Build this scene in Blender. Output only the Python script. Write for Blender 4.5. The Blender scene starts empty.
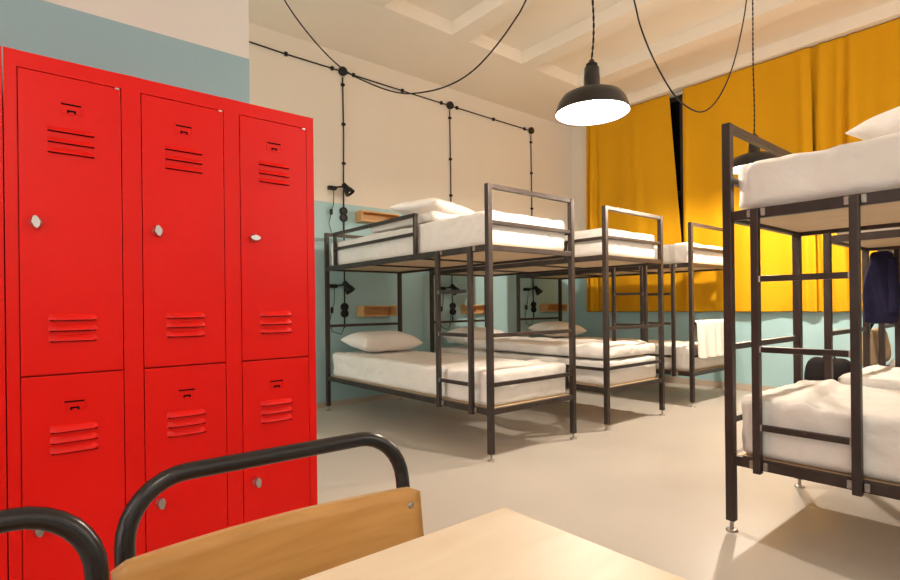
import bpy, bmesh, math, random
from mathutils import Vector, Matrix, noise
random.seed(7)
sc = bpy.context.scene
COL = sc.collection
PI = math.pi

# ------------------------------------------------------------------ camera
F, TH, RO, H, SY = 530.624, math.radians(39.5656), math.radians(-.6541), .9834, 16.483
fw = Vector((math.sin(TH), math.cos(TH), 0)); rt = Vector((math.cos(TH), -math.sin(TH), 0)); up = Vector((0, 0, 1))
r3 = rt*math.cos(RO) + up*math.sin(RO); u3 = up*math.cos(RO) - rt*math.sin(RO)
cam = bpy.data.cameras.new('camera'); co = bpy.data.objects.new('camera', cam); COL.objects.link(co)
co.matrix_world = Matrix(((r3.x, u3.x, -fw.x, 0), (r3.y, u3.y, -fw.y, 0), (r3.z, u3.z, -fw.z, H), (0, 0, 0, 1)))
cam.sensor_width = 36; cam.lens = F/900*36; cam.shift_y = SY/900; cam.clip_start = .02
sc.camera = co

# ------------------------------------------------------------------ materials
def mat(name, rgb, rough=.5, metal=0, spec=.5, coat=0):
    m = bpy.data.materials.new(name); m.use_nodes = True
    b = m.node_tree.nodes['Principled BSDF']
    b.inputs['Base Color'].default_value = (*rgb, 1); b.inputs['Roughness'].default_value = rough
    b.inputs['Metallic'].default_value = metal; b.inputs['Specular IOR Level'].default_value = spec
    b.inputs['Coat Weight'].default_value = coat
    return m
def N(m, t, **kw):
    n = m.node_tree.nodes.new(t)
    for k, v in kw.items():
        if k in n.inputs: n.inputs[k].default_value = v
        else: setattr(n, k, v)
    return n
def L(m, a, b): m.node_tree.links.new(a, b)
def bsdf(m): return m.node_tree.nodes['Principled BSDF']
def mottle(m, c0, c1, scale=4, stretch=(1, 1, 1), detail=4, bump=0, bscale=None, bdist=.01, rough=None):
    tc = N(m, 'ShaderNodeTexCoord'); mp = N(m, 'ShaderNodeMapping'); mp.inputs['Scale'].default_value = stretch
    L(m, tc.outputs['Object'], mp.inputs['Vector'])
    n = N(m, 'ShaderNodeTexNoise', Scale=scale, Detail=detail)
    L(m, mp.outputs['Vector'], n.inputs['Vector'])
    r = N(m, 'ShaderNodeValToRGB')
    r.color_ramp.elements[0].position = .3; r.color_ramp.elements[1].position = .7
    r.color_ramp.elements[0].color = (*c0, 1); r.color_ramp.elements[1].color = (*c1, 1)
    L(m, n.outputs['Fac'], r.inputs['Fac']); L(m, r.outputs['Color'], bsdf(m).inputs['Base Color'])
    if rough:
        mr = N(m, 'ShaderNodeMapRange'); mr.inputs['To Min'].default_value = rough[0]; mr.inputs['To Max'].default_value = rough[1]
        L(m, n.outputs['Fac'], mr.inputs['Value']); L(m, mr.outputs['Result'], bsdf(m).inputs['Roughness'])
    if bump:
        n2 = N(m, 'ShaderNodeTexNoise', Scale=bscale or scale, Detail=5); L(m, mp.outputs['Vector'], n2.inputs['Vector'])
        bp = N(m, 'ShaderNodeBump', Strength=bump, Distance=bdist)
        L(m, n2.outputs['Fac'], bp.inputs['Height']); L(m, bp.outputs['Normal'], bsdf(m).inputs['Normal'])
    return m
def two_tone(name, low, high, z, rough=.75):
    # wall painted in two colours with a straight line between them
    m = mat(name, low, rough)
    tc = N(m, 'ShaderNodeTexCoord'); sp = N(m, 'ShaderNodeSeparateXYZ'); L(m, tc.outputs['Object'], sp.inputs['Vector'])
    g = N(m, 'ShaderNodeMath', operation='GREATER_THAN'); g.inputs[1].default_value = z
    L(m, sp.outputs['Z'], g.inputs[0])
    n = N(m, 'ShaderNodeTexNoise', Scale=1.3, Detail=6)
    L(m, tc.outputs['Object'], n.inputs['Vector'])
    mx = N(m, 'ShaderNodeMix', data_type='RGBA')
    mx.inputs['A'].default_value = (*low, 1); mx.inputs['B'].default_value = (*high, 1)
    L(m, g.outputs[0], mx.inputs['Factor'])
    hs = N(m, 'ShaderNodeHueSaturation')
    mr = N(m, 'ShaderNodeMapRange'); mr.inputs['To Min'].default_value = .95; mr.inputs['To Max'].default_value = 1.05
    L(m, n.outputs['Fac'], mr.inputs['Value']); L(m, mr.outputs['Result'], hs.inputs['Value'])
    L(m, mx.outputs['Result'], hs.inputs['Color']); L(m, hs.outputs['Color'], bsdf(m).inputs['Base Color'])
    n2 = N(m, 'ShaderNodeTexNoise', Scale=60, Detail=3); L(m, tc.outputs['Object'], n2.inputs['Vector'])
    bp = N(m, 'ShaderNodeBump', Strength=.08, Distance=.004); L(m, n2.outputs['Fac'], bp.inputs['Height']); L(m, bp.outputs['Normal'], bsdf(m).inputs['Normal'])
    return m

TEAL = (.39, .60, .63); CREAM = (.77, .71, .62)
M = {}
M['wall'] = two_tone('two_tone_wall_paint', TEAL, CREAM, 2.04)
M['wallp'] = two_tone('two_tone_partition_paint', (.27, .412, .452), (.66, .625, .575), 2.104)  # darker than the other walls' paint to offset the fill light falling here
M['ceiling'] = mottle(mat('cream_ceiling_paint', CREAM, .85), (.81, .74, .64), (.85, .78, .68), 1.1)
M['floor'] = mottle(mat('beige_linoleum', (.60, .53, .45), .35), (.515, .475, .42), (.565, .52, .46), 1.6, detail=8, bump=.03, bscale=3, rough=(.30, .44))
M['skirt'] = mottle(mat('beige_skirting', (.50, .42, .33), .5), (.48, .40, .31), (.54, .45, .36), 3)
M['red'] = mottle(mat('red_powder_coat', (.64, .006, .003), .36, spec=.2), (.69, .006, .003), (.73, .008, .004), 3, bump=.03, bscale=220, bdist=.001)
M['slot'] = mat('dark_slot', (.004, .001, .001), .9, spec=.1)
M['chrome'] = mat('satin_chrome', (.50, .48, .46), .3, 1)
M['steel'] = mottle(mat('raw_dark_steel', (.075, .057, .050), .40, .5), (.036, .025, .021), (.066, .048, .041), 9, (1, 1, .35), bump=.05, bscale=40, bdist=.002, rough=(.34, .5))
M['weld'] = mottle(mat('ground_weld_steel', (.42, .37, .33), .4, .7), (.30, .26, .23), (.50, .45, .40), 40)
M['tube'] = mottle(mat('black_enamel_tube', (.016, .013, .013), .26, .2), (.014, .0115, .0115), (.019, .0155, .0155), 12)
M['sheet'] = mottle(mat('white_cotton', (.80, .76, .71), .85, spec=.2), (.78, .74, .69), (.83, .79, .745), 3, (1, 1, 1), bump=.75, bscale=6, bdist=.03)
M['pillow'] = mottle(mat('white_pillowcase', (.82, .78, .73), .85, spec=.2), (.80, .76, .71), (.85, .81, .77), 3, bump=.75, bscale=7, bdist=.03)
M['towel'] = mottle(mat('white_terry', (.84, .79, .73), .95, spec=.1), (.80, .75, .69), (.88, .83, .78), 60, bump=.6, bscale=260, bdist=.004)
M['board'] = mottle(mat('plywood_board', (.62, .45, .28), .6), (.58, .41, .25), (.66, .49, .31), 5, (8, 1, 1))
M['curtain'] = mottle(mat('mustard_curtain_cloth', (.70, .35, .012), .8, spec=.15), (.62, .305, .006), (.68, .345, .008), 1.5, (1, 1, .3), bump=.2, bscale=300, bdist=.001)
M['glass'] = mat('night_window_glass', (.006, .005, .006), .12)
M['winframe'] = mat('dark_window_frame', (.03, .022, .02), .5)
M['black'] = mottle(mat('black_plastic', (.007, .006, .006), .45, spec=.35), (.006, .005, .005), (.009, .008, .008), 20)
M['cord'] = mat('black_cloth_cord', (.012, .009, .008), .8)
M['enamel'] = mottle(mat('black_enamel_shade', (.018, .014, .013), .3), (.015, .012, .011), (.021, .017, .015), 8)
M['white_enamel'] = mat('white_enamel', (.86, .84, .80), .3)
M['shelfwood'] = mottle(mat('oiled_pine', (.62, .35, .13), .5), (.56, .30, .10), (.68, .40, .16), 6, (1, 12, 12))
def wood(name, c0, c1, sc_=3, stretch=(1, 9, 9), rough=.38):
    m = mat(name, c0, rough)
    tc = N(m, 'ShaderNodeTexCoord'); mp = N(m, 'ShaderNodeMapping'); mp.inputs['Scale'].default_value = stretch
    L(m, tc.outputs['Object'], mp.inputs['Vector'])
    n = N(m, 'ShaderNodeTexNoise', Scale=sc_, Detail=7, Distortion=1.2); L(m, mp.outputs['Vector'], n.inputs['Vector'])
    r = N(m, 'ShaderNodeValToRGB'); r.color_ramp.elements[0].position = .32; r.color_ramp.elements[1].position = .68
    r.color_ramp.elements[0].color = (*c0, 1); r.color_ramp.elements[1].color = (*c1, 1)
    L(m, n.outputs['Fac'], r.inputs['Fac']); L(m, r.outputs['Color'], bsdf(m).inputs['Base Color'])
    return m
M['ply'] = wood('honey_plywood', (.45, .215, .052), (.58, .30, .09), 2.4, (1.3, 7, 12))
M['plyedge'] = wood('plywood_edge', (.50, .30, .12), (.62, .40, .18), 4, (1, 1, 60))
M['table'] = wood('pale_birch_top', (.72, .58, .41), (.77, .64, .47), 3, (2, 8, 8), .42)
M['navy'] = mottle(mat('navy_fleece', (.02, .017, .05), .9, spec=.2), (.010, .009, .030), (.022, .019, .055), 8, bump=.3, bscale=90, bdist=.004)
M['beige'] = mottle(mat('beige_canvas', (.45, .33, .2), .9, spec=.2), (.40, .29, .17), (.5, .38, .24), 10, bump=.3, bscale=140, bdist=.003)
M['nylon'] = mottle(mat('black_nylon', (.006, .004, .005), .75, spec=.2), (.005, .0035, .0045), (.009, .006, .007), 30, bump=.2, bscale=200, bdist=.002)
def emis(name, rgb, s):
    m = mat(name, rgb); b = bsdf(m); b.inputs['Emission Color'].default_value = (*rgb, 1); b.inputs['Emission Strength'].default_value = s
    return m
M['daypane'] = emis('frosted_daylit_pane', (1, .97, .93), .28)  # this and the next three: glowing panes added out of view as fill
M['daypane_left'] = emis('frosted_left_pane', (1, .97, .93), 1.2)
M['daypane_end'] = emis('frosted_end_pane', (1, .94, .85), 2.2)
M['daypane_far'] = emis('frosted_bright_pane', (1, .95, .88), 1.45)
M['bulb'] = emis('lit_bulb', (1, .88, .7), 40)

# ------------------------------------------------------------------ mesh helpers
class MB:
    def __init__(s): s.bm = bmesh.new()
    def box(s, a, b, bevel=0):
        a, b = Vector(a), Vector(b); c = (a+b)/2; d = b-a
        r = bmesh.ops.create_cube(s.bm, size=1, matrix=Matrix.Translation(c) @ Matrix.Diagonal((abs(d.x), abs(d.y), abs(d.z), 1)))
        if bevel:
            es = list({e for v in r['verts'] for e in v.link_edges})
            bmesh.ops.bevel(s.bm, geom=es, offset=bevel, segments=2, profile=.6, affect='EDGES')
        return s
    def bar(s, a, b, w=.035, h=None, bevel=.003):
        # square tube from a to b; w across, h in height
        a, b = Vector(a), Vector(b); d = b-a; l = d.length; z = d.normalized()
        ref = Vector((0, 0, 1)) if abs(z.z) < .9 else Vector((0, 1, 0))
        x = ref.cross(z).normalized(); y = z.cross(x)
        R = Matrix((x, y, z)).transposed().to_4x4(); h = h or w
        r = bmesh.ops.create_cube(s.bm, size=1, matrix=Matrix.Translation((a+b)/2) @ R @ Matrix.Diagonal((w, h, l, 1)))
        if bevel:
            es = list({e for v in r['verts'] for e in v.link_edges})
            bmesh.ops.bevel(s.bm, geom=es, offset=bevel, segments=2, profile=.6, affect='EDGES')
        return s
    def tube(s, pts, r=.01, n=12, cap=True):
        pts = [Vector(p) for p in pts]; rings = []; prev = None
        rr = r if isinstance(r, (list, tuple)) else [r]*len(pts)
        for i, p in enumerate(pts):
            t = (pts[min(i+1, len(pts)-1)] - pts[max(i-1, 0)]).normalized()
            if prev is None:
                ref = Vector((0, 0, 1)) if abs(t.z) < .9 else Vector((1, 0, 0))
                u = t.cross(ref).normalized()
            else:
                u = (prev - t*prev.dot(t)).normalized()
            prev = u; v = t.cross(u)
            rings.append([s.bm.verts.new(p + (u*math.cos(k*2*PI/n) + v*math.sin(k*2*PI/n))*rr[i]) for k in range(n)])
        for a, b in zip(rings, rings[1:]):
            for k in range(n): s.bm.faces.new((a[k], a[(k+1) % n], b[(k+1) % n], b[k]))
        if cap: s.bm.faces.new(rings[0][::-1]); s.bm.faces.new(rings[-1])
        return s
    def lathe(s, prof, c=(0, 0, 0), n=40, M_=None, loop=False):
        c = Vector(c); rings = []
        for r, z in prof:
            rings.append([s.bm.verts.new((M_ or Matrix()) @ Vector((r*math.cos(k*2*PI/n), r*math.sin(k*2*PI/n), z)) + c) for k in range(n)])
        for a, b in zip(rings, rings[1:]):
            for k in range(n): s.bm.faces.new((a[k], a[(k+1) % n], b[(k+1) % n], b[k]))
        if loop:
            for k in range(n): s.bm.faces.new((rings[-1][k], rings[-1][(k+1) % n], rings[0][(k+1) % n], rings[0][k]))
        else:
            s.bm.faces.new(rings[0][::-1]); s.bm.faces.new(rings[-1])
        return s
    def rounded(s, a, b, r, n=(10, 10, 6), fn=None):
        # soft box; fn displaces each point
        a, b = Vector(a), Vector(b); c = (a+b)/2; hd = (b-a)/2; cache = {}
        def P(i, j, k):
            key = (i, j, k)
            if key in cache: return cache[key]
            q = Vector((2*i/n[0]-1, 2*j/n[1]-1, 2*k/n[2]-1))
            # cluster grid lines toward the rims
            q = Vector([math.copysign(1-(1-abs(t))**1.6, t) for t in q])
            p = Vector((q.x*hd.x, q.y*hd.y, q.z*hd.z))
            inn = Vector([max(-hd[m]+r, min(hd[m]-r, p[m])) for m in range(3)])
            d = p-inn
            nn = d.normalized() if d.length > 1e-9 else Vector((0, 0, 0))
            if d.length > 1e-9: p = inn + nn*r
            nn = nn if nn.length > 0 else Vector((0, 0, 1))
            w = p + c
            if fn: w = fn(w, nn)
            cache[key] = s.bm.verts.new(w); return cache[key]
        X, Y, Z = n
        for i in range(X):
            for j in range(Y):
                s.bm.faces.new((P(i, j, 0), P(i, j+1, 0), P(i+1, j+1, 0), P(i+1, j, 0)))
                s.bm.faces.new((P(i, j, Z), P(i+1, j, Z), P(i+1, j+1, Z), P(i, j+1, Z)))
        for i in range(X):
            for k in range(Z):
                s.bm.faces.new((P(i, 0, k), P(i+1, 0, k), P(i+1, 0, k+1), P(i, 0, k+1)))
                s.bm.faces.new((P(i, Y, k), P(i, Y, k+1), P(i+1, Y, k+1), P(i+1, Y, k)))
        for j in range(Y):
            for k in range(Z):
                s.bm.faces.new((P(0, j, k), P(0, j, k+1), P(0, j+1, k+1), P(0, j+1, k)))
                s.bm.faces.new((P(X, j, k), P(X, j+1, k), P(X, j+1, k+1), P(X, j, k+1)))
        return s
    def build(s, name, m, parent=None, smooth=False, sub=0, solid=0):
        bmesh.ops.recalc_face_normals(s.bm, faces=s.bm.faces)
        me = bpy.data.meshes.new(name); s.bm.to_mesh(me); s.bm.free()
        o = bpy.data.objects.new(name, me); COL.objects.link(o)
        for mm in (m if isinstance(m, (list, tuple)) else [m]): me.materials.append(mm)
        if smooth:
            for p in me.polygons: p.use_smooth = True
        if solid:
            md = o.modifiers.new('thickness', 'SOLIDIFY'); md.thickness = solid; md.offset = 0
        if sub:
            md = o.modifiers.new('smooth', 'SUBSURF'); md.levels = sub; md.render_levels = sub
        if parent: o.parent = parent
        return o
def tag(o, label, cat, group=None):
    o['label'] = label; o['category'] = cat
    if group: o['group'] = group
    return o
def thing(name, label, cat, loc=(0, 0, 0), rz=0, group=None):
    o = bpy.data.objects.new(name, None); COL.objects.link(o); o.location = loc; o.rotation_euler = (0, 0, rz)
    o.empty_display_size = .1
    return tag(o, label, cat, group)
def struct(o): o['kind'] = 'structure'; return o
def nz(p, s=1, seed=0): return noise.noise(Vector((p[0]*s+seed*7.1, p[1]*s-seed*3.3, p[2]*s+seed)))

# ------------------------------------------------------------------ the room
YW, XW, ZC = 4.85, 6.35, 3.58
X0, Y0 = -2.6, -1.55
m = MB(); m.box((X0-.1, Y0-.1, -.08), (XW+.1, YW+.1, 0)); struct(m.build('floor', M['floor']))
m = MB(); m.box((X0-.1, YW, 0), (XW+.1, YW+.12, 3.85)); struct(m.build('wall_back', M['wall']))
m = MB()
WY0, WY1, WZ0, WZ1 = -1.2, 4.35, 1.0, 3.56          # window opening behind the curtains
m.box((XW, Y0-.1, 0), (XW+.14, YW, WZ0)); m.box((XW, Y0-.1, WZ1), (XW+.14, YW, 3.85))
m.box((XW, WY1, WZ0), (XW+.14, YW, WZ1)); m.box((XW, Y0-.1, WZ0), (XW+.14, WY0, WZ1))
struct(m.build('wall_right', M['wall']))
FX0, FXM, FXN, FX1, FZ0, FZ1 = -2.2, 1.5, 1.9, 5.9, 1.3, 3.35
m = MB(); m.box((X0-.1, Y0-.12, 0), (XW+.1, Y0, FZ0)); m.box((X0-.1, Y0-.12, FZ1), (XW+.1, Y0, 3.85)); m.box((X0-.1, Y0-.12, FZ0), (FX0, Y0, FZ1)); m.box((FXM, Y0-.12, FZ0), (FXN, Y0, FZ1)); m.box((FX1, Y0-.12, FZ0), (XW+.1, Y0, FZ1))
struct(m.build('wall_front', M['wall']))
GY0, GY1, GZ0, GZ1 = -1.45, 1.0, .3, 3.2
HY0, HY1 = 2.75, 4.7
m = MB(); m.box((X0-.1, Y0, 0), (X0, YW, GZ0)); m.box((X0-.1, Y0, GZ1), (X0, YW, 3.85)); m.box((X0-.1, Y0, GZ0), (X0, GY0, GZ1)); m.box((X0-.1, GY1, GZ0), (X0, HY0, GZ1)); m.box((X0-.1, HY1, GZ0), (X0, YW, GZ1))
struct(m.build('wall_far_left', M['wall']))
for nm, xa, xb, pane in (('window_2', FX0, FXM, 'daypane'), ('window_4', FXN, FX1, 'daypane_far')):  # unseen glowing panes added in the front wall as fill light
    m = MB(); m.box((xa, Y0-.09, FZ0), (xb, Y0-.08, FZ1)); wf = struct(m.build(nm, M[pane]))
    m = MB()
    for i in range(5): x = xa+.03+(xb-xa-.06)*i/4; m.box((x-.03, Y0-.079, FZ0), (x+.03, Y0-.04, FZ1))
    m.build('window_frame', M['skirt'], wf)  # bars over the added fill pane
for nm, ya, yb, pane in (('window_3', GY0, GY1, 'daypane_left'), ('window_5', HY0, HY1, 'daypane_end')):  # unseen glowing panes added in the far left wall as fill light
    m = MB(); m.box((X0-.08, ya, GZ0), (X0-.07, yb, GZ1)); wf = struct(m.build(nm, M[pane]))
    m = MB()
    for i in range(4): y = ya+.03+(yb-ya-.06)*i/3; m.box((X0-.069, y-.03, GZ0), (X0-.03, y+.03, GZ1))
    m.build('window_frame', M['skirt'], wf)  # bars over the added fill pane
m = MB(); m.box((X0, 2.402, 0), (.832, 2.55, ZC+.02)); struct(m.build('wall_left', M['wallp']))
# coffered ceiling: slab, beam along the back wall, ribs running across the room
m = MB(); m.box((X0-.1, Y0-.1, ZC+.13), (XW+.1, YW+.1, ZC+.3))
m.box((X0-.1, 3.88, ZC), (XW+.05, YW+.05, ZC+.14))
pits = [(2.505+.975*k, 3.27+.975*k) for k in range(-5, 4)]
edges = [X0-.1] + [v for p in pits for v in p] + [XW+.05]
for a, b in zip(edges[0::2], edges[1::2]):
    a = max(a, X0-.1)
    if b > a: m.box((a, Y0-.1, ZC), (b, 3.885, ZC+.14))
struct(m.build('ceiling', M['ceiling']))
m = MB(); m.box((XW-.014, Y0, 0), (XW, YW, .075)); struct(m.build('baseboard_right', M['skirt']))
m = MB(); m.box((.85, YW-.012, 0), (XW-.014, YW, .05)); struct(m.build('baseboard_back', M['skirt']))
# window with dark night glass
w = MB(); w.box((XW+.06, WY0, WZ0), (XW+.075, WY1, WZ1)); wo = struct(w.build('window_1', M['glass']))
w = MB()
for y in (WY0+.03, -.1, .98, 2.1, 3.2, WY1-.03): w.box((XW+.035, y-.03, WZ0), (XW+.06, y+.03, WZ1))
for z in (WZ0+.03, 2.35, WZ1-.03): w.box((XW+.037, WY0, z-.03), (XW+.059, WY1, z+.03))
w.build('window_frame', M['winframe'], wo)

# ------------------------------------------------------------------ curtains
XC = 6.265
def curtain(label, yt0, yt1, yb0, yb1, folds, seed, x_off=0, zb=.885):
    # cloth hung from the ceiling; top from yt0 to yt1, hem from yb0 to yb1; folds = (place 0..1, depth, width)
    mb = MB(); nu, nv = 150, 26; g = []
    for i in range(nu+1):
        u = i/nu; row = []
        for j in range(nv+1):
            v = j/nv; y = (yt0*(1-v)+yb0*v)*(1-u) + (yt1*(1-v)+yb1*v)*u
            ln = abs(yt1-yt0)*u
            x = .012*math.sin(ln*17+seed+1.2*nz((ln*1.5, v*.7, seed)))*(.2+.8*v) + (.018*nz((ln*3, v*.5, seed), 1, seed) + .010*math.sin(ln*6.3+seed*2))*(.25+.75*v)
            for fu, fd, fwid in folds:
                f = fu + .015*nz((v*1.2, fu*9, seed))
                x += fd*math.exp(-((u-f)/fwid)**2)*(.35+.65*min(1, v*2))
            z = ZC-.003 + (zb + .008*nz((ln*4, 0, seed)) - ZC)*v
            row.append(mb.bm.verts.new((XC+x_off+x, y, z)))
        g.append(row)
    for i in range(nu):
        for j in range(nv): mb.bm.faces.new((g[i][j], g[i+1][j], g[i+1][j+1], g[i][j+1]))
    o = mb.build('curtain', M['curtain'], None, True, 1, .004)
    return tag(o, label, 'curtain', 'mustard curtains along the window wall')
curtain('mustard curtain at the room corner, left of the dark window gap', 4.52, 3.30, 4.56, 3.10, [(.035, .05, .010), (.015, -.03, .012), (.065, -.035, .018), (.13, .03, .02), (.6, -.02, .05)], 1)
curtain('wide smooth mustard curtain just right of the dark window gap', 3.125, 1.80, 3.13, 1.76, [(.03, -.02, .02), (.94, -.035, .03), (.5, -.012, .06)], 4, -.012)
curtain('mustard curtain with two deep folds near the right edge of the photo', 1.815, -1.25, 1.775, -1.3, [(.010, .045, .010), (.030, -.04, .012), (.083, -.035, .012), (.097, .06, .006), (.113, -.035, .010), (.17, .02, .02), (.3, .03, .03)], 9, .005)

# ------------------------------------------------------------------ lockers
def locker(name_label, x0, width=.9):
    YL, top = 1.887, 1.707
    t = thing('locker', name_label, 'locker', (x0, YL, 0), 0, 'red metal lockers')
    dw, dx, col = .2436, .0304, .3
    b = MB(); b.box((.0005, .02, .02), (width-.0005, .5, top-.002))
    # face frame around the six doors
    xs = [0, dx-.002]
    for k in range(3):
        a = dx+col*k-.0025; c = dx+col*k+dw+.0025
        if k == 0: b.box((0, 0, 0), (a, .022, top))
        nxt = dx+col*(k+1)-.0025 if k < 2 else width
        b.box((c, 0, 0), (nxt, .022, top))
    for z0, z1 in ((0, .028), (1.661, top)):
        b.box((.001, .0004, z0+.0005), (width-.001, .0216, z1-.0005))
    b.build('body', M['red'], t)
    for k in range(3):
        for (z0, z1, upper) in ((.8035, 1.6585, True), (.031, .7985, False)):
            xa = dx+col*k
            d = MB(); d.box((xa, -.0015, z0), (xa+dw, .018, z1), .0015)
            vents = [z1-.1615, z1-.192, z1-.2215] if not upper else [1.498, 1.4665, 1.437, .957, .927, .897]
            door = d.build('door', M['red'], t)
            for vz in vents:
                xl, xr = xa+.062, xa+.178
                # pressed hood, open at the bottom
                up_v = vz > 1.2
                hgt, dep, n = (.0135, .0065, 10) if up_v else (.0175, .0095, 10)
                d = MB()
                topv = [d.bm.verts.new((xl+(xr-xl)*i/n, -.0014, vz+hgt)) for i in range(n+1)]
                lowv = [d.bm.verts.new((xl+(xr-xl)*i/n, -.0014-dep*(1 if 0 < i < n else 0), vz)) for i in range(n+1)]
                mid = [d.bm.verts.new((xl+(xr-xl)*i/n, -.0014-dep*(.75 if 0 < i < n else 0), vz+hgt*.55)) for i in range(n+1)]
                for i in range(n):
                    for q0, q1 in ((topv, mid), (mid, lowv)): d.bm.faces.new((q0[i], q0[i+1], q1[i+1], q1[i]))
                lv = d.build('louver', M['red'], door, True)
                d = MB(); d.box((xl+.003, -.0014-dep*.85, vz-.0018), (xr-.003, -.0012, vz+.0008)); d.build('vent_slot', M['slot'], door)  # black strip: shade of the hood's opening put in as colour
            # card holder
            hz = z1-.0905; hx = xa+.095
            def plate(pts, y0, y1, nm, m_):
                h = MB(); fa = [h.bm.verts.new((hx+x, y0, hz+z)) for x, z in pts]; fb = [h.bm.verts.new((hx+x, y1, hz+z)) for x, z in pts]; k_ = len(pts)
                h.bm.faces.new(fa); h.bm.faces.new(fb[::-1])
                for i in range(k_): h.bm.faces.new((fa[i], fb[i], fb[(i+1) % k_], fa[(i+1) % k_]))
                h.build(nm, m_, door)
            plate([(-.001, .013), (-.001, -.015), (.052, -.015), (.052, .013), (.049, .013), (.049, -.0125), (.0015, -.0125), (.0015, .013)], -.0035, -.0012, 'card_holder', M['red'])
            plate([(0, .0105), (.05, .0105), (.05, .0150), (0, .0150)], -.0022, -.0014, 'card_slot', M['slot'])
            plate([(.015, -.012), (.020, -.012), (.020, -.008), (.032, -.008), (.032, -.012), (.037, -.012), (.037, -.003), (.015, -.003)], -.0020, -.0014, 'card_notch', M['slot'])
            # lock knob
            R = Matrix.Translation((xa+.036+.004*k, -.001, z1-.426)) @ Matrix.Rotation(PI/2, 4, 'X') @ Matrix.Rotation(PI/2 if (k == 2 and upper) else .15, 4, 'Z') @ Matrix.Scale(1.2, 4)
            kb = MB(); kb.lathe([(.012, 0), (.0125, .006), (.010, .010), (.0095, .014), (.0085, .017), (.001, .0172)], n=24, M_=R)
            kb2 = [(.0085*math.cos(a), .0165*math.sin(a)) for a in [i*2*PI/20 for i in range(20)]]
            lo = [kb.bm.verts.new(R @ Vector((x, y, .008))) for x, y in kb2]; hi = [kb.bm.verts.new(R @ Vector((x*.85, y*.85, .0185))) for x, y in kb2]
            for i in range(20): kb.bm.faces.new((lo[i], lo[(i+1) % 20], hi[(i+1) % 20], hi[i]))
            kb.bm.faces.new(hi)
            lk = kb.build('lock', M['chrome'], door)
            if upper:
                hp = MB(); hp.box((xa+dw-.014, -.0028, z1-.0035), (xa+dw-.003, .002, z1+.0015)); hp.build('hinge_pin', M['chrome'], door)
    return t
locker('red metal locker with three double columns of doors, beside the beds', -.012, .905)
locker('red metal locker at the very left edge, only a sliver visible', -.9148)

# ------------------------------------------------------------------ bunk beds
BW, BL, PT = .835, 2.236, .036
ZT, ZU, ZL, ZH = 1.760, 1.356, .31, 1.70
def bunk(label, loc, rz, side, o1=.165, o2=.495):
    """local x 0..BW across, y 0 (foot) .. BL (head); side = x of the ladder side"""
    t = thing('bunk_bed', label, 'bunk bed', loc, rz, 'steel bunk beds')
    S = M['steel']; h = PT/2
    lx = 0 if side == 0 else BW; ox = BW-lx; sg = -1 if side == 0 else 1
    for x in (0, BW):
        for y, zt in ((0, ZT), (BL, ZH)):
            p = MB(); p.bar((x, y, .045), (x, y, zt), PT); po = p.build('post', S, t)
            f = MB(); f.lathe([(.024, 0), (.025, .004), (.021, .009), (.008, .012), (.007, .046)], (x, y, 0), 20); f.build('levelling_foot', M['weld'], po)
    def rail(name, a, b, w=.03, hh=None, parent=None): 
        q = MB(); q.bar(a, b, w, hh); return q.build(name, S, parent or t)
    rail('foot_top_rail', (h, 0, ZT-.015), (BW-h, 0, ZT-.015), .03)
    rail('head_top_rail', (h, BL, ZH-.015), (BW-h, BL, ZH-.015), .03)
    for z in (1.518, .795, .48): rail('foot_rail', (h, 0, z), (BW-h, 0, z), .026)
    for z in (.81,): rail('head_rail', (h, BL, z), (BW-h, BL, z), .026)
    # the two mattress frames
    for nm, z in (('upper_frame', ZU), ('lower_frame', ZL)):
        q = MB()
        for x in (0, BW): q.bar((x, h, z), (x, BL-h, z), .03, .042)
        for y in (0, BL): q.bar((h, y, z), (BW-h, y, z), .03, .036)
        for y in (BL*.36, BL*.68): q.bar((.015, y, z-.004), (BW-.015, y, z-.004), .022)
        fo = q.build(nm, S, t)
        bd = MB(); bd.box((.0155, .0155, z-.002), (BW-.0155, BL-.0155, z+.0205), .002); bd.build('slat_board', M['board'], fo)
    # ladder on the outer face of the frame
    la = thing('ladder', '', ''); del la['label'], la['category']; la.parent = t
    xl = lx + sg*.030
    for y in (o1, o2):
        q = MB(); q.bar((xl, y, ZL-.03), (xl, y, ZU+.012), .03); q.build('stile', S, la)
        for z in (ZL, ZU):
            for e in (-1, 1): q = MB(); q.box((lx+sg*.0145, y+e*.0185, z-.014), (lx+sg*.026, y+e*.034, z+.016), .002); q.build('bracket', M['weld'], la)
    for z in (1.082, .793, .472):
        q = MB(); q.bar((xl, o1+.015, z), (xl, o2-.015, z), .024); r_ = q.build('rung', S, la)
    for z in (1.082, .793, .472):
        for y, e in ((o1, 1), (o2, -1)): q = MB(); q.box((xl-.0135, y+e*.013, z-.0135), (xl+.0135, y+e*.021, z+.0135), .004); q.build('weld', M['weld'], la)
    # head guard on the ladder side: two stubs, top rail and middle rail
    g = MB(); ya, yb = .79, BL-.17; x = lx
    for y in (ya, yb): g.bar((x, y, ZU+.02), (x, y, 1.672), .028)
    g.bar((x, ya-.014, 1.670), (x, yb+.014, 1.670), .028); g.bar((x, ya, 1.53), (x, yb, 1.53), .024)
    g.build('guard_rail', S, t)
    # short stub rails at the foot of the other side, both levels
    for z0, z1 in ((ZU, 1.512), (ZL, .472)):
        g = MB(); g.bar((ox, h, z1), (ox, .40, z1), .024); g.bar((ox, .388, z0+.02), (ox, .388, z1), .024)
        g.build('stub_rail', S, t)
    return t
YF, YR = 2.431, 1.001
XB = (2.333, 3.595, 4.990); XR = (2.396, 3.745, 5.005)
B1 = bunk('dark steel bunk bed on the left, nearest the red lockers', (XB[0], YF, 0), 0, 0, .146, .487)
B2 = bunk('middle steel bunk bed of the three against the wired wall', (XB[1], YF, 0), 0, 1)
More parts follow.
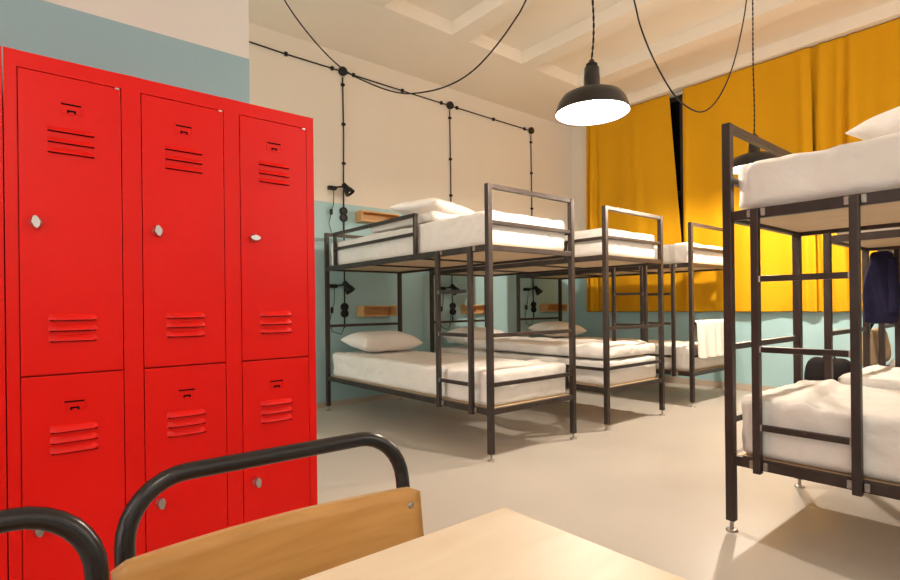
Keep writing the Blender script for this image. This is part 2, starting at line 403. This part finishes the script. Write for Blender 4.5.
B3 = bunk('steel bunk bed in the far corner, with a towel on its foot rail', (XB[2], YF, 0), 0, 0)
R1 = bunk('large foreground steel bunk bed cut off by the right edge', (XR[0]+BW, YR, 0), PI, 1, .118, .453)
R2 = bunk('steel bunk bed seen through the foreground bunk on the right', (XR[1]+BW, YR, 0), PI, 0)
R3 = bunk('steel bunk bed at far right, beyond the navy jacket', (XR[2]+BW, YR, 0), PI, 1)

# ------------------------------------------------------------------ bedding
def bed_pt(bed, x, y, z):   # local bed coordinates to the world
    return Matrix.Translation(bed.location) @ Matrix.Rotation(bed.rotation_euler.z, 4, 'Z') @ Vector((x, y, z))
def soft(name, label, cat, bed, a, b, r, amp, seed, m_, group, n=(34, 84, 14), fn2=None):
    c = Vector(((a[0]+b[0])/2, (a[1]+b[1])/2, a[2]))
    o0 = Vector(c)
    def fn(w, nn):
        k = amp*(nz(w, 3.1, seed)+.6*nz((w.x*2.2, w.y*7, w.z*5), 1, seed+3)+.5*nz((w.x*11, w.y*3, w.z*9), 1, seed+5)+.35*nz((w.x*16, w.y*14, w.z*14), 1, seed+8))
        f = max(0, min(1, (w.z-a[2])/.05))
        q1 = nz((w.x*4+.6*nz(w, 2, seed), w.y*5.5, w.z*4), 1, seed+11); q2 = nz((w.x*9, w.y*6+.8*nz(w, 3, seed+2), w.z*6), 1, seed+13)
        k -= .008*max(0, 1-abs(q1)*7) + .006*max(0, 1-abs(q2)*6)        # creases of the cloth
        w = w + nn*k*f
        if fn2: w = fn2(w, nn)
        w.z = max(w.z, a[2]); return w-o0
    mb = MB(); mb.rounded(a, b, r, n, fn)
    o = mb.build(name, m_, None, True, 1)
    o.location = bed_pt(bed, *c); o.rotation_euler = (0, 0, bed.rotation_euler.z)
    return tag(o, label, cat, group)
GM = 'white sheeted mattresses'
def mattress(bed, label, z, th, seed, bulge=None, ridge=None, to=BL):
    # bulge = -1 / 1: the sheet swells a little over the frame on that side; ridge = crease of the cover near the foot
    zb = z+.0215
    def fn2(w, nn):
        e = max(0, min(1, min(w.y-.03, min(BL-.045, to)-w.y)/.06)); e = e*e*(3-2*e)
        if bulge is not None:
            sd = max(0, (BW/2-w.x)*-bulge*-1 if bulge < 0 else (w.x-BW/2))/(BW/2)
            w.x += bulge*.027*e*sd**3*min(1, (w.z-zb)/.05+.3)
        if ridge and w.z > zb+th*.6:
            y0 = ridge[0]+.05*nz((w.x*2.5, 0, seed))+.10*(w.x/BW-.5)
            w.z += ridge[1]*(math.exp(-((w.y-y0)/.03)**2)+.5/(1+math.exp((w.y-y0)*40)))
        return w
    return soft('mattress', label, 'mattress', bed, (.023, .023, zb), (BW-.023, BL-.023, zb+th), .034, .0035, seed, M['sheet'], GM, fn2=fn2)
UP, LO = ZU, ZL
mattress(B1, 'upper mattress of the bunk nearest the lockers, in white sheet', UP, .232, 1)
mattress(B1, 'lower mattress of the bunk nearest the lockers, in white sheet', LO, .222, 2, -1, (.24, .018))
mattress(B2, 'upper mattress of the middle bunk against the wired wall', UP, .222, 3)
mattress(B2, 'lower mattress of the middle bunk against the wired wall', LO, .20, 4)
mattress(B3, 'upper mattress of the far corner bunk by the curtain', UP, .20, 5)
mattress(B3, 'lower mattress of the far corner bunk, under the towel', LO, .24, 6, -1)
mattress(R1, 'upper mattress of the large foreground bunk at right', UP, .205, 7, 1, None, .72)
mattress(R1, 'lower mattress of the large foreground bunk at right', LO, .245, 8, 1, (.22, .022))
mattress(R2, 'upper mattress strip seen under the foreground bunk top', UP, .20, 9)
mattress(R2, 'lower mattress seen behind the foreground bunk, near the backpack', LO, .22, 10)
mattress(R3, 'lower mattress of the far right bunk, behind the beige bag', LO, .22, 11)

def duvet(bed, label, a, b, seed, ridge=None):
    def fn2(w, nn):
        if ridge:
            y0, hgt = ridge
            if nn.z > .2: w.z += hgt*math.exp(-((w.y-y0-.06*nz((w.x*3, 0, seed)))/.05)**2)
        return w
    return soft('duvet', label, 'duvet', bed, a, b, min(.04, (b[2]-a[2])*.49), .014, seed, M['sheet'], 'white duvets laid on the bunks', (34, 60, 8), fn2)
zt_lo = LO+.024+.20
duvet(B2, 'rumpled white duvet on the lower middle bunk', (.022, .022, zt_lo+.014), (BW-.022, 1.62, zt_lo+.11), 22, (.2, .02))

def pillow(bed, label, cx, cy, z, sx, sy, h, rz, seed, tilt=0, tx=0, group='white pillows'):
    mb = MB(); n = 28; g = {}
    for s in (1, -1):
        for i in range(n+1):
            for j in range(n+1):
                edge = i in (0, n) or j in (0, n)
                if edge and s == -1: continue
                u, v = 2*i/n-1, 2*j/n-1
                # sides bow inwards between the pointed corners
                x = u*sx/2*(1-.10*(1-v*v)*abs(u)**3); y = v*sy/2*(1-.12*(1-u*u)*abs(v)**3)
                f = max(0, (1-u**4))**.62*max(0, (1-v**4))**.62
                zz = s*h/2*f
                if s == -1: zz *= .8
                zz += (.010*nz((x*6, y*6, s), 1, seed) + .006*nz((x*16, y*9, s), 1, seed+2))*f
                g[(i, j, s)] = mb.bm.verts.new((x, y, zz))
    def V(i, j, s): return g.get((i, j, s)) or g[(i, j, 1)]
    for i in range(n):
        for j in range(n):
            mb.bm.faces.new((V(i, j, 1), V(i+1, j, 1), V(i+1, j+1, 1), V(i, j+1, 1)))
            mb.bm.faces.new((V(i, j, -1), V(i, j+1, -1), V(i+1, j+1, -1), V(i+1, j, -1)))
    o = mb.build('pillow', M['pillow'], None, True, 1)
    o.location = bed_pt(bed, cx, cy, z+h*.4+.004); o.rotation_euler = (tilt, tx, bed.rotation_euler.z+rz)
    return tag(o, label, 'pillow', group)
pillow(B1, 'plump pillow on the lower bed nearest the lockers', .43, BL-.29, LO+.262, .70, .44, .19, .05, 31, .12)
pillow(B2, 'pillow on the lower middle bunk, behind the ladder', .40, BL-.30, zt_lo+.022, .70, .44, .20, -.04, 32, .12)
pillow(B3, 'pillow on the lower far corner bunk, under the wooden shelf', .40, BL-.30, LO+.28, .70, .44, .19, .03, 33, .12)
zt_up = UP+.024+.20
duvet(B1, 'folded white duvet on the top bunk nearest the lockers', (.05, .62, zt_up+.043), (BW-.05, 1.55, zt_up+.112), 24)
pillow(B1, 'white pillow on the folded duvet of the left top bunk', .37, 1.0, zt_up+.130, .74, .46, .13, .35, 34)
pillow(R1, 'white pillow lying on the foreground top bunk at right', .44, .745, zt_up+.02, .70, .50, .17, 1.35, 35)
pillow(B2, 'white pillow lying on the middle top bunk', .42, 1.2, zt_up+.042, .70, .46, .14, .1, 36)

# towel over the foot rail of the far corner bunk
mb = MB(); nu, nv = 40, 40; g = []
rz_, ry = .795, YF
for i in range(nu+1):
    row = []; x = XB[2]+.05 + (.62)*i/nu
    for j in range(nv+1):
        s_ = (j/nv)*.58-.20               # arc length over the rail
        r_ = .026
        if s_ < -r_*PI/2: y, z = ry+r_, rz_+(s_+r_*PI/2)
        elif s_ > r_*PI/2: y, z = ry-r_, rz_-(s_-r_*PI/2)
        else: y, z = ry-r_*math.sin(s_/r_), rz_+r_*math.cos(s_/r_)
        k = max(0, (rz_-z))*.06*(1+math.sin(x*38+nz((x*4, 0, 3))*2))
        y += (-k if y < ry else k*.3)
        row.append(mb.bm.verts.new((x+.006*nz((z*9, x*3, 2)), y, z + (.012*nz((x*9, 1, 2)) if j == nv else 0))))
    g.append(row)
for i in range(nu):
    for j in range(nv): mb.bm.faces.new((g[i][j], g[i+1][j], g[i+1][j+1], g[i][j+1]))
tag(mb.build('towel', M['towel'], None, True, 1, .008), 'white towel draped over the foot rail of the far corner bunk', 'towel')

# ------------------------------------------------------------------ wiring on the back wall
yc = YW-.012
JX = (2.616, 4.027, 5.455); JZ = (3.384, 3.366, 3.356)
GJ = 'round black junction boxes on the back wall'
for x, z, lb in zip(JX, JZ, ('black junction box on the wall, left of the three', 'black junction box on the wall, middle of the three', 'black junction box on the wall, right one near the lamp')):
    q = MB(); q.lathe([(.043, 0), (.045, .006), (.045, .034), (.040, .042), (.001, .044)], (0, 0, 0), 24, Matrix.Translation((x, YW-.001, z)) @ Matrix.Rotation(PI/2, 4, 'X'))
    tag(q.build('junction_box', M['black']), lb, 'junction box', GJ)
def conduit(label, pts, clips, r=.0066, cat='wire'):
    q = MB(); q.tube(pts, r, 10); o = q.build('wall_cable', M['cord'], None, True)
    for (x, z, vert) in clips:
        c = MB(); c.box((x-(.018 if vert else .014), yc-.014, z-(.012 if vert else .018)), (x+(.018 if vert else .014), YW-.0005, z+(.012 if vert else .018)), .003)
        c.build('clip', M['black'], o)
    return tag(o, label, cat, 'black cables clipped to the back wall')
def lerp(a, b, t): return a+(b-a)*t
conduit('horizontal black cable from the partition to the left junction box', [(.9, yc, 3.405), (1.7, yc, 3.398), (2.0, yc, 3.388), (2.562, yc, 3.385)], [(2.02, 3.388, 0), (2.50, 3.385, 0)])
conduit('horizontal black cable between the left and middle junction boxes', [(2.67, yc, 3.383), (3.4, yc, 3.372), (3.97, yc, 3.367)], [(2.74, 3.382, 0), (3.35, 3.373, 0), (3.9, 3.368, 0)])
conduit('horizontal black cable between the middle and right junction boxes', [(4.08, yc, 3.365), (5.40, yc, 3.357)], [(4.14, 3.365, 0), (4.75, 3.361, 0), (5.33, 3.357, 0)])
conduit('vertical black cable from the left junction box to the reading lamps', [(2.616, yc, 3.33), (2.62, yc, 2.7), (2.612, yc, 2.2), (2.612, yc, 1.5), (2.608, yc, .78)], [(2.616, 3.25, 1), (2.62, 2.85, 1), (2.617, 2.45, 1), (2.61, 1.5, 1)])
conduit('vertical black cable down from the middle junction box', [(4.027, yc, 3.31), (4.032, yc, 2.6), (4.03, yc, 1.6), (4.038, yc, .80)], [(4.027, 3.22, 1), (4.03, 2.73, 1), (4.03, 2.3, 1)])
conduit('vertical black cable down from the right junction box', [(5.455, yc, 3.30), (5.46, yc, 2.5), (5.462, yc, 1.6), (5.473, yc, .82)], [(5.455, 3.2, 1), (5.458, 2.78, 1), (5.46, 2.3, 1)])

def reading_lamp(x, z, label, sx=1):
    t = thing('reading_lamp', label, 'lamp', (x, YW, z), 0, 'black reading lamps on the back wall')
    q = MB(); q.box((-.16, -.05, -.004), (-.075, -.001, .034), .008); q.box((-.13, -.075, .004), (-.10, -.045, .026), .006); q.build('bracket', M['black'], t)
    q = MB(); q.tube([(-.10, -.062, .016), (-.05, -.085, .026), (0, -.10, .022)], .009, 10); q.build('arm', M['black'], t, True)
    d = Vector((.38, -.40, -.78)).normalized(); zx = d.to_track_quat('Z', 'Y').to_matrix().to_4x4()
    T = Matrix.Translation(Vector((-.015, -.10, .035))) @ zx
    prof = [(.012, -.030), (.022, -.026), (.026, 0), (.031, .025), (.045, .060), (.052, .095), (.049, .093), (.041, .060), (.027, .030), (.008, .026)]
    q = MB(); q.lathe(prof, n=28, M_=T); q.build('lamp_shade', M['black'], t, True)
    q = MB(); q.lathe([(.008, .026), (.010, .04), (.018, .058), (.018, .070), (.010, .082), (.001, .084)], n=20, M_=T); q.build('bulb', M['white_enamel'], t, True)
    q = MB(); q.tube([(-.115, -.05, 0), (-.105, -.035, -.08), (-.108, -.03, -.16), (-.125, -.028, -.20), (-.135, -.028, -.25), (-.16, -.03, -.34), (-.13, -.03, -.44), (-.03, -.03, -.47), (.0, -.03, -.40), (.005, -.03, -.30)], .004, 8); q.build('cord', M['cord'], t, True)
    q = MB(); q.box((-.145, -.045, -.255), (-.120, -.018, -.195), .008); q.build('switch', M['black'], t)
    return t
def socket(x, z, label):
    t = thing('wall_socket', label, 'socket', (x, YW, z), 0, 'double black wall sockets')
    for dz in (.034, -.034):
        R = Matrix.Translation((0, -.0005, dz)) @ Matrix.Rotation(PI/2, 4, 'X')
        q = MB(); q.lathe([(.040, 0), (.041, .02), (.038, .028), (.030, .030), (.027, .022), (.001, .021)], n=28, M_=R); q.build('outlet', M['black'], t)
    return t
def shelf(x0, x1, z0, z1, label):
    t = MB(); y0, y1, th = YW-.135, YW-.0005, .014
    t.box((x0, y0, z0), (x1, y1, z0+th)); t.box((x0, y0, z1-th), (x1, y1, z1))
    t.box((x0, y0, z0+th), (x0+th, y1, z1-th)); t.box((x1-th, y0, z0+th), (x1, y1, z1-th)); t.box((x0+th, y1-.008, z0+th), (x1-th, y1, z1-th))
    return tag(t.build('wall_shelf', M['shelfwood']), label, 'shelf', 'small open wooden box shelves')
reading_lamp(2.595, 2.165, 'black reading lamp above the left top bunk')
reading_lamp(2.59, 1.185, 'black reading lamp above the lower bed nearest the lockers')
reading_lamp(3.985, 1.18, 'black reading lamp of the lower middle bunk, behind the ladder')
reading_lamp(5.44, 1.185, 'black reading lamp above the lower far corner bunk')
socket(2.609, 1.930, 'double black socket beside the wooden shelf of the left top bunk')
socket(2.608, .958, 'double black socket beside the wooden shelf of the left lower bunk')
socket(4.040, .955, 'double black socket behind the ladder of the left bunk')
socket(5.473, .963, 'double black socket above the lower far corner bunk')
shelf(2.75, 3.21, 1.865, 1.975, 'wooden box shelf above the left top bunk')
shelf(2.755, 3.16, .890, 1.0, 'wooden box shelf above the lower bed nearest the lockers')
shelf(4.17, 4.58, .895, 1.0, 'wooden box shelf of the lower middle bunk, small bottle on it')
shelf(5.61, 6.04, .900, 1.005, 'wooden box shelf above the lower far corner bunk')
q = MB(); q.lathe([(.018, 0), (.019, .008), (.019, .042), (.010, .050), (.010, .064), (.001, .065)], (4.24, YW-.07, 1.0005), 20)
tag(q.build('bottle', M['black'], None, True), 'small black bottle standing on the middle wooden shelf', 'bottle')

# ------------------------------------------------------------------ pendant lamps and ceiling cords
def pendant(loc, label, power, color, rz=0, wiggle=0, radius=.035, hook=ZC):
    x, y, z = loc
    t = thing('pendant_lamp', label, 'lamp', (x, y, z), rz, 'black enamel pendant lamps')
    q = MB(); q.lathe([(.203, 0), (.205, .003), (.205, .008), (.197, .030), (.186, .064), (.162, .098), (.115, .119), (.062, .128), (.046, .134), (.044, .20), (.040, .258), (.037, .257),
                       (.030, .25), (.030, .20), (.043, .140), (.060, .124), (.112, .115), (.159, .0945), (.182, .062), (.193, .030), (.200, .004)], n=56, loop=True); q.build('lamp_shade', M['enamel'], t, True)
    q = MB(); q.lathe([(.1995, .006), (.1915, .031), (.1805, .061), (.1575, .093), (.111, .1135), (.058, .1225), (.02, .126), (.02, .122), (.057, .1195), (.109, .1105), (.154, .090), (.177, .059), (.188, .030), (.198, .006)], n=56, loop=True); q.build('reflector', M['white_enamel'], t, True)
    q = MB(); q.lathe([(.030, .250), (.032, .262), (.032, .278), (.020, .284), (.012, .302), (.006, .306)], n=24); q.build('cable_cap', M['black'], t, True)
    q = MB(); q.lathe([(.014, .125), (.016, .105), (.026, .085), (.030, .065), (.026, .045), (.013, .034), (.001, .032)], n=24); b = q.build('bulb', M['bulb'], t, True)
    # twisted flex up to a ceiling hook
    top = hook-z
    P1, P2 = [], []
    for i in range(70):
        s_ = i/69; zz = .303+(top-.315)*s_; ox = wiggle*math.sin(s_*PI*2.6)*(1-s_); a = i*1.3
        P1.append((ox+.0035*math.cos(a), .0035*math.sin(a), zz)); P2.append((ox-.0035*math.cos(a), -.0035*math.sin(a), zz))
    q = MB(); q.tube(P1, .0036, 6); q.tube(P2, .0036, 6); q.build('flex', M['cord'], t, True)
    q = MB(); q.lathe([(.03, top-.003), (.03, top-.018), (.012, top-.03), (.006, top-.04)], n=20); q.build('ceiling_rose', M['black'], t)
    li = bpy.data.lights.new('bulb_light', 'POINT'); li.energy = power; li.color = color; li.shadow_soft_size = radius
    lo = bpy.data.objects.new('bulb_light', li); COL.objects.link(lo); lo.parent = t; lo.location = (0, 0, .012)
    return t
W1, W2 = (1, .87, .72), (1, .95, .88)
L1 = (2.515, 1.775, 2.052); L2 = (4.96, 1.85, 2.145)
pendant(L1, 'black pendant lamp lit bright, hanging in the middle of the room', 38, W1, 0, .03)
pendant(L2, 'black pendant lamp half hidden behind the foreground top bunk', 100, W1, 0, .012, .035, ZC+.13)
pendant((-.35, -.45, 2.25), 'black pendant lamp hanging over the wooden table', 8, W2, 0, 0, .08)  # extra lamp added out of view to brighten the near end
def cam_pt(x, y, d):
    return Vector((0, 0, H)) + (fw + r3*(x-450)/F - u3*(y-290-SY)/F)*d
def swag(label, pts, end_a=None, end_b=None):
    P = ([Vector(end_a)] if end_a else []) + pts + ([Vector(end_b)] if end_b else [])
    # smooth through the points
    Q = []
    for i in range(len(P)-1):
        p0, p1, p2, p3 = P[max(i-1, 0)], P[i], P[i+1], P[min(i+2, len(P)-1)]
        for k in range(8):
            s_ = k/8
            Q.append(.5*((2*p1)+(p2-p0)*s_+(2*p0-5*p1+4*p2-p3)*s_*s_+(3*p1-p0-3*p2+p3)*s_**3))
    Q.append(P[-1])
    q = MB(); q.tube(Q, .0052, 8)
    return tag(q.build('hanging_cord', M['cord'], None, True), label, 'cord', 'black cords slung from the ceiling')
s1 = [(284.5, 0), (311, 37), (341, 67.5), (370, 83.5), (400, 93), (428, 91.4), (453, 83.5), (475, 69), (496, 46), (514, 21), (526, 0), (556, -68)]
swag('black cord sagging across the wired wall, left of the lit lamp', [cam_pt(x, y, lerp(4.15, 3.25, i/11)) for i, (x, y) in enumerate(s1)], (1.60, 4.02, ZC), (L1[0]-.01, L1[1]+.05, ZC-.006))
s2 = [(618, -60), (634, 0), (641, 28), (654, 60), (672, 92), (686, 106), (700, 112), (712, 106), (724, 88), (734, 62), (742, 28), (746.5, 0)]
swag('black cord sagging in front of the mustard curtain, right of the lit lamp', [cam_pt(x, y, lerp(2.95, 4.45, i/11)) for i, (x, y) in enumerate(s2)], (L1[0]+.05, L1[1]-.02, ZC-.006), (L2[0]-.06, L2[1]+.02, ZC+.125))

# ------------------------------------------------------------------ table and chairs
TZ = .72
t = thing('table', 'pale birch table in the foreground, bottom of the photo', 'table', (-.1, .09, 0))
q = MB(); q.box((-.90, -.403, TZ-.028), (.596, .403, TZ), .002); q.build('tabletop', M['table'], t)
q = MB(); q.box((-.84, -.34, TZ-.085), (.53, -.315, TZ-.029)); q.box((-.84, .315, TZ-.085), (.53, .34, TZ-.029)); q.box((-.84, -.34, TZ-.085), (-.815, .34, TZ-.029)); q.box((.505, -.34, TZ-.085), (.53, .34, TZ-.029)); q.build('apron', M['table'], t)
for x in (-.66, .39):
    q = MB(); q.bar((x, 0, .03), (x, 0, TZ-.03), .06); lg = q.build('leg', M['tube'], t)
    q = MB(); q.bar((x, -.26, .0155), (x, .16, .0155), .05, .03); q.build('foot_bar', M['tube'], lg)

def arc(c, r, a0, a1, ax, ay, n=8):
    return [Vector(c)+Vector(ax)*r*math.cos(lerp(a0, a1, i/n))+Vector(ay)*r*math.sin(lerp(a0, a1, i/n)) for i in range(n+1)]
def chair(label, loc, rz):
    """local: backrest plane at y=0, sitter faces -y"""
    t = thing('chair', label, 'chair', loc, rz, 'tubular chairs with plywood backs')
    hw, zt, R_ = .190, .781, .070
    lean = lambda z: .030*(z-.60)/.18
    def P(x, z): return Vector((x, lean(z) if z > .44 else lean(.44)+(.44-z)*.18, z))
    pts = [P(-hw, .013), P(-hw, .25), P(-hw, .42), P(-hw, .47), P(-hw, .60), P(-hw, zt-R_)]
    for i in range(1, 9):
        a = PI - i*PI/16; pts.append(P(-hw+R_+R_*math.cos(a), zt-R_+R_*math.sin(a)))
    for i in range(5): pts.append(P(lerp(-hw+R_, hw-R_, (i+1)/6), zt))
    for i in range(0, 9):
        a = PI/2 - i*PI/16; pts.append(P(hw-R_+R_*math.cos(a), zt-R_+R_*math.sin(a)))
    pts += [P(hw, .60), P(hw, .47), P(hw, .42), P(hw, .25), P(hw, .013)]
    q = MB(); q.tube(pts, .0110, 16); q.build('back_frame', M['tube'], t, True)
    # seat tube and front legs
    sp = [Vector((-.175, -.40, .013)), Vector((-.175, -.385, .25)), Vector((-.175, -.375, .39))] + [Vector((-.175, -.375+.03*(1-math.cos(a))+0, .39+.03*math.sin(a))) for a in (PI/6, PI/3, PI/2)] + [Vector((-.175, -.05, .42)), Vector((-.172, -.006, .42))]
    for s in (1, -1):
        q = MB(); q.tube([Vector((p.x*s, p.y, p.z)) for p in sp], .0115, 14); q.build('front_leg', M['tube'], t, True)
    q = MB(); q.tube([(-.175, -.33, .42), (.175, -.33, .42)], .010, 12); q.tube([(-.178, -.06, .42), (.178, -.06, .42)], .010, 12); q.build('stretcher', M['tube'], t, True)
    for x, y in ((-.175, -.40), (.175, -.40), (-hw, P(0, 0).y), (hw, P(0, 0).y)):
        q = MB(); q.lathe([(.016, 0), (.017, .004), (.016, .018), (.013, .022)], (x, y, 0), 16); q.build('foot_cap', M['black'], t)
    # plywood seat, slightly dished
    mb = MB(); n = 14; g = []
    for i in range(n+1):
        row = []
        for j in range(n+1):
            u, v = 2*i/n-1, j/n
            w_ = lerp(.185, .195, v); x = u*w_; y = -.39+v*.375
            z = .4365 - .010*(1-u*u)*math.sin(v*PI) - .03*max(0, .12-v)/.12*.6
            row.append(mb.bm.verts.new((x, y, z+.006)))
        g.append(row)
    for i in range(n):
        for j in range(n): mb.bm.faces.new((g[i][j], g[i+1][j], g[i+1][j+1], g[i][j+1]))
    mb.build('seat', M['ply'], t, True, 1, .011)
    # curved plywood backrest in front of the tubes
    mb = MB(); nx, nzv = 26, 10; ft, bk = [], []
    z0, z1 = .515, .700
    for i in range(nx+1):
        u = 2*i/nx-1; rowf, rowb = [], []
        for j in range(nzv+1):
            v = j/nzv; z = lerp(z0, z1, v)
            cr = .007
            e = max(0, abs(u)*.212-(.212-cr))/cr                 # rounded outer corners
            dz = cr*(1-math.sqrt(max(0, 1-e*e)))
            z = min(max(z, z0+dz), z1-dz) 
            y = -.0235 + -.0 + .024*(1-u*u) + lean(z)
            rowf.append(mb.bm.verts.new((u*.206-(.004*u*(1-v)), y, z))); rowb.append(mb.bm.verts.new((u*.206-(.004*u*(1-v)), y+.0095, z)))
        ft.append(rowf); bk.append(rowb)
    for i in range(nx):
        for j in range(nzv):
            mb.bm.faces.new((ft[i][j], ft[i+1][j], ft[i+1][j+1], ft[i][j+1])); mb.bm.faces.new((bk[i][j], bk[i][j+1], bk[i+1][j+1], bk[i+1][j]))
        for j in (0, nzv):
            f = mb.bm.faces.new((ft[i][j], bk[i][j], bk[i+1][j], ft[i+1][j])); f.material_index = 1
    for i in (0, nx):
        for j in range(nzv):
            f = mb.bm.faces.new((ft[i][j], ft[i][j+1], bk[i][j+1], bk[i][j])); f.material_index = 1
    br = mb.build('backrest', [M['ply'], M['plyedge']], t)
    for p in br.data.polygons: p.use_smooth = p.material_index == 0
    for s in (-1, 1):
        for z in (.675, .54):
            R = Matrix.Translation((s*.1885, -.0235+.024*(1-(.1885/.206)**2)+lean(z)-.0002, z)) @ Matrix.Rotation(PI/2, 4, 'X')
            q = MB(); q.lathe([(.0052, 0), (.005, .0012), (.003, .0022), (.0005, .0024)], n=16, M_=R); q.build('screw', M['chrome'], br, True)
    return t
chair('tubular chair with its whole honey plywood back showing, beside the table', (.288, .690, 0), math.radians(-1.5))
chair('tubular chair at the left edge, only its black bent tube showing', (-.123, .636, 0), math.radians(2.5))

# ------------------------------------------------------------------ belongings at the far right
# navy jacket over the far side rail of the bunk behind the foreground one
def fold_fn(seed, amp, o0):
    def fn(w, nn):
        k = amp*(math.sin(w.y*70+seed+2*nz(w, 3, seed))*.6+nz((w.x*9, w.y*9, w.z*3), 1, seed))
        return w + nn*k - o0
    return fn
t = thing('jacket', 'navy jacket hanging from the bunk frame at far right', 'jacket', (4.46, .892, 0))
def jf(w, nn):
    v = (1.335-w.z)/.50
    w = Vector((w.x*(.55+.5*v), w.y*(.62+.45*min(1, v*1.6)), w.z))
    k = .012*(math.sin(w.y*62+4*v+2*nz(w, 4, 2))+.6*nz((w.x*12, w.y*12, w.z*4), 1, 5))
    return w + Vector((nn.x, nn.y, 0))*k*min(1, .3+v)
q = MB(); q.rounded((-.050, -.092, .835), (.050, .092, 1.318), .04, (8, 20, 26), jf); q.build('body', M['navy'], t, True, 1)
def sf(w, nn):
    k = .008*nz((w.x*14, w.y*14, w.z*9), 1, 8); return w + nn*k
q = MB(); q.rounded((-.078, -.10, .90), (-.02, -.045, 1.27), .026, (6, 6, 18), sf); q.build('sleeve', M['navy'], t, True, 1)
q = MB(); q.tube([(0, 0, 1.29), (.01, 0, 1.315), (.03, 0, 1.320), (.05, 0, 1.320)], .006, 8); q.build('hanger_loop', M['black'], t, True)
# beige bag hung on the foot rail of the far right bunk
t = thing('shoulder_bag', 'beige canvas bag hung on the foot rail at far right', 'bag', (5.20, 1.085, 0))
def bf(w, nn):
    v = (.775-w.z)/.28
    k = .015*nz((w.x*7, w.y*7, w.z*7), 1, 4); return Vector((w.x*(.86+.16*v), w.y*(.6+.5*v), w.z)) + nn*k
q = MB(); q.rounded((-.25, -.06, .50), (.25, .06, .775), .05, (18, 8, 12), bf); q.build('body', M['beige'], t, True, 1)
q = MB(); q.tube([(-.2, 0, .76), (-.17, -.03, .828), (-.1, -.085, .836), (0, -.088, .838), (.1, -.085, .836), (.17, -.03, .828), (.2, 0, .76)], .012, 10); q.build('strap', M['nylon'], t, True)
# black backpack on the floor
t = thing('backpack', 'black backpack standing on the floor by the curtain wall', 'backpack', (5.78, 1.545, 0), math.radians(8))
def pf(w, nn):
    v = w.z/.50; s = 1-.22*max(0, v-.5)**1.6/.33
    k = .012*nz((w.x*8, w.y*8, w.z*8), 1, 6); return Vector((w.x*s, w.y*(1-.20*max(0, v-.6)**1.5/.25), w.z)) + nn*k*min(1, w.z/.05)
q = MB(); q.rounded((-.12, -.19, .002), (.12, .18, .470), .065, (12, 18, 20), pf); q.build('body', M['nylon'], t, True, 1)
q = MB(); q.rounded((-.165, -.135, .03), (-.10, .135, .27), .03, (8, 12, 10), sf); q.build('front_pocket', M['nylon'], t, True, 1)
q = MB(); q.tube([(.03, -.05, .455), (.03, -.035, .49), (.03, 0, .50), (.03, .035, .49), (.03, .05, .455)], .008, 8); q.build('grab_handle', M['nylon'], t, True)

# ------------------------------------------------------------------ world, view
w = bpy.data.worlds.new('world'); sc.world = w; w.use_nodes = True
w.node_tree.nodes['Background'].inputs['Color'].default_value = (.004, .005, .008, 1)
sc.view_settings.view_transform = 'Standard'; sc.view_settings.look = 'None'; sc.view_settings.gamma = 1
sc.view_settings.use_curve_mapping = False; sc.view_settings.exposure = 1.0
sc.cycles.use_denoising = True
sc.cycles.max_bounces = 10; sc.cycles.diffuse_bounces = 6; sc.cycles.glossy_bounces = 4
sc.cycles.sample_clamp_indirect = 6
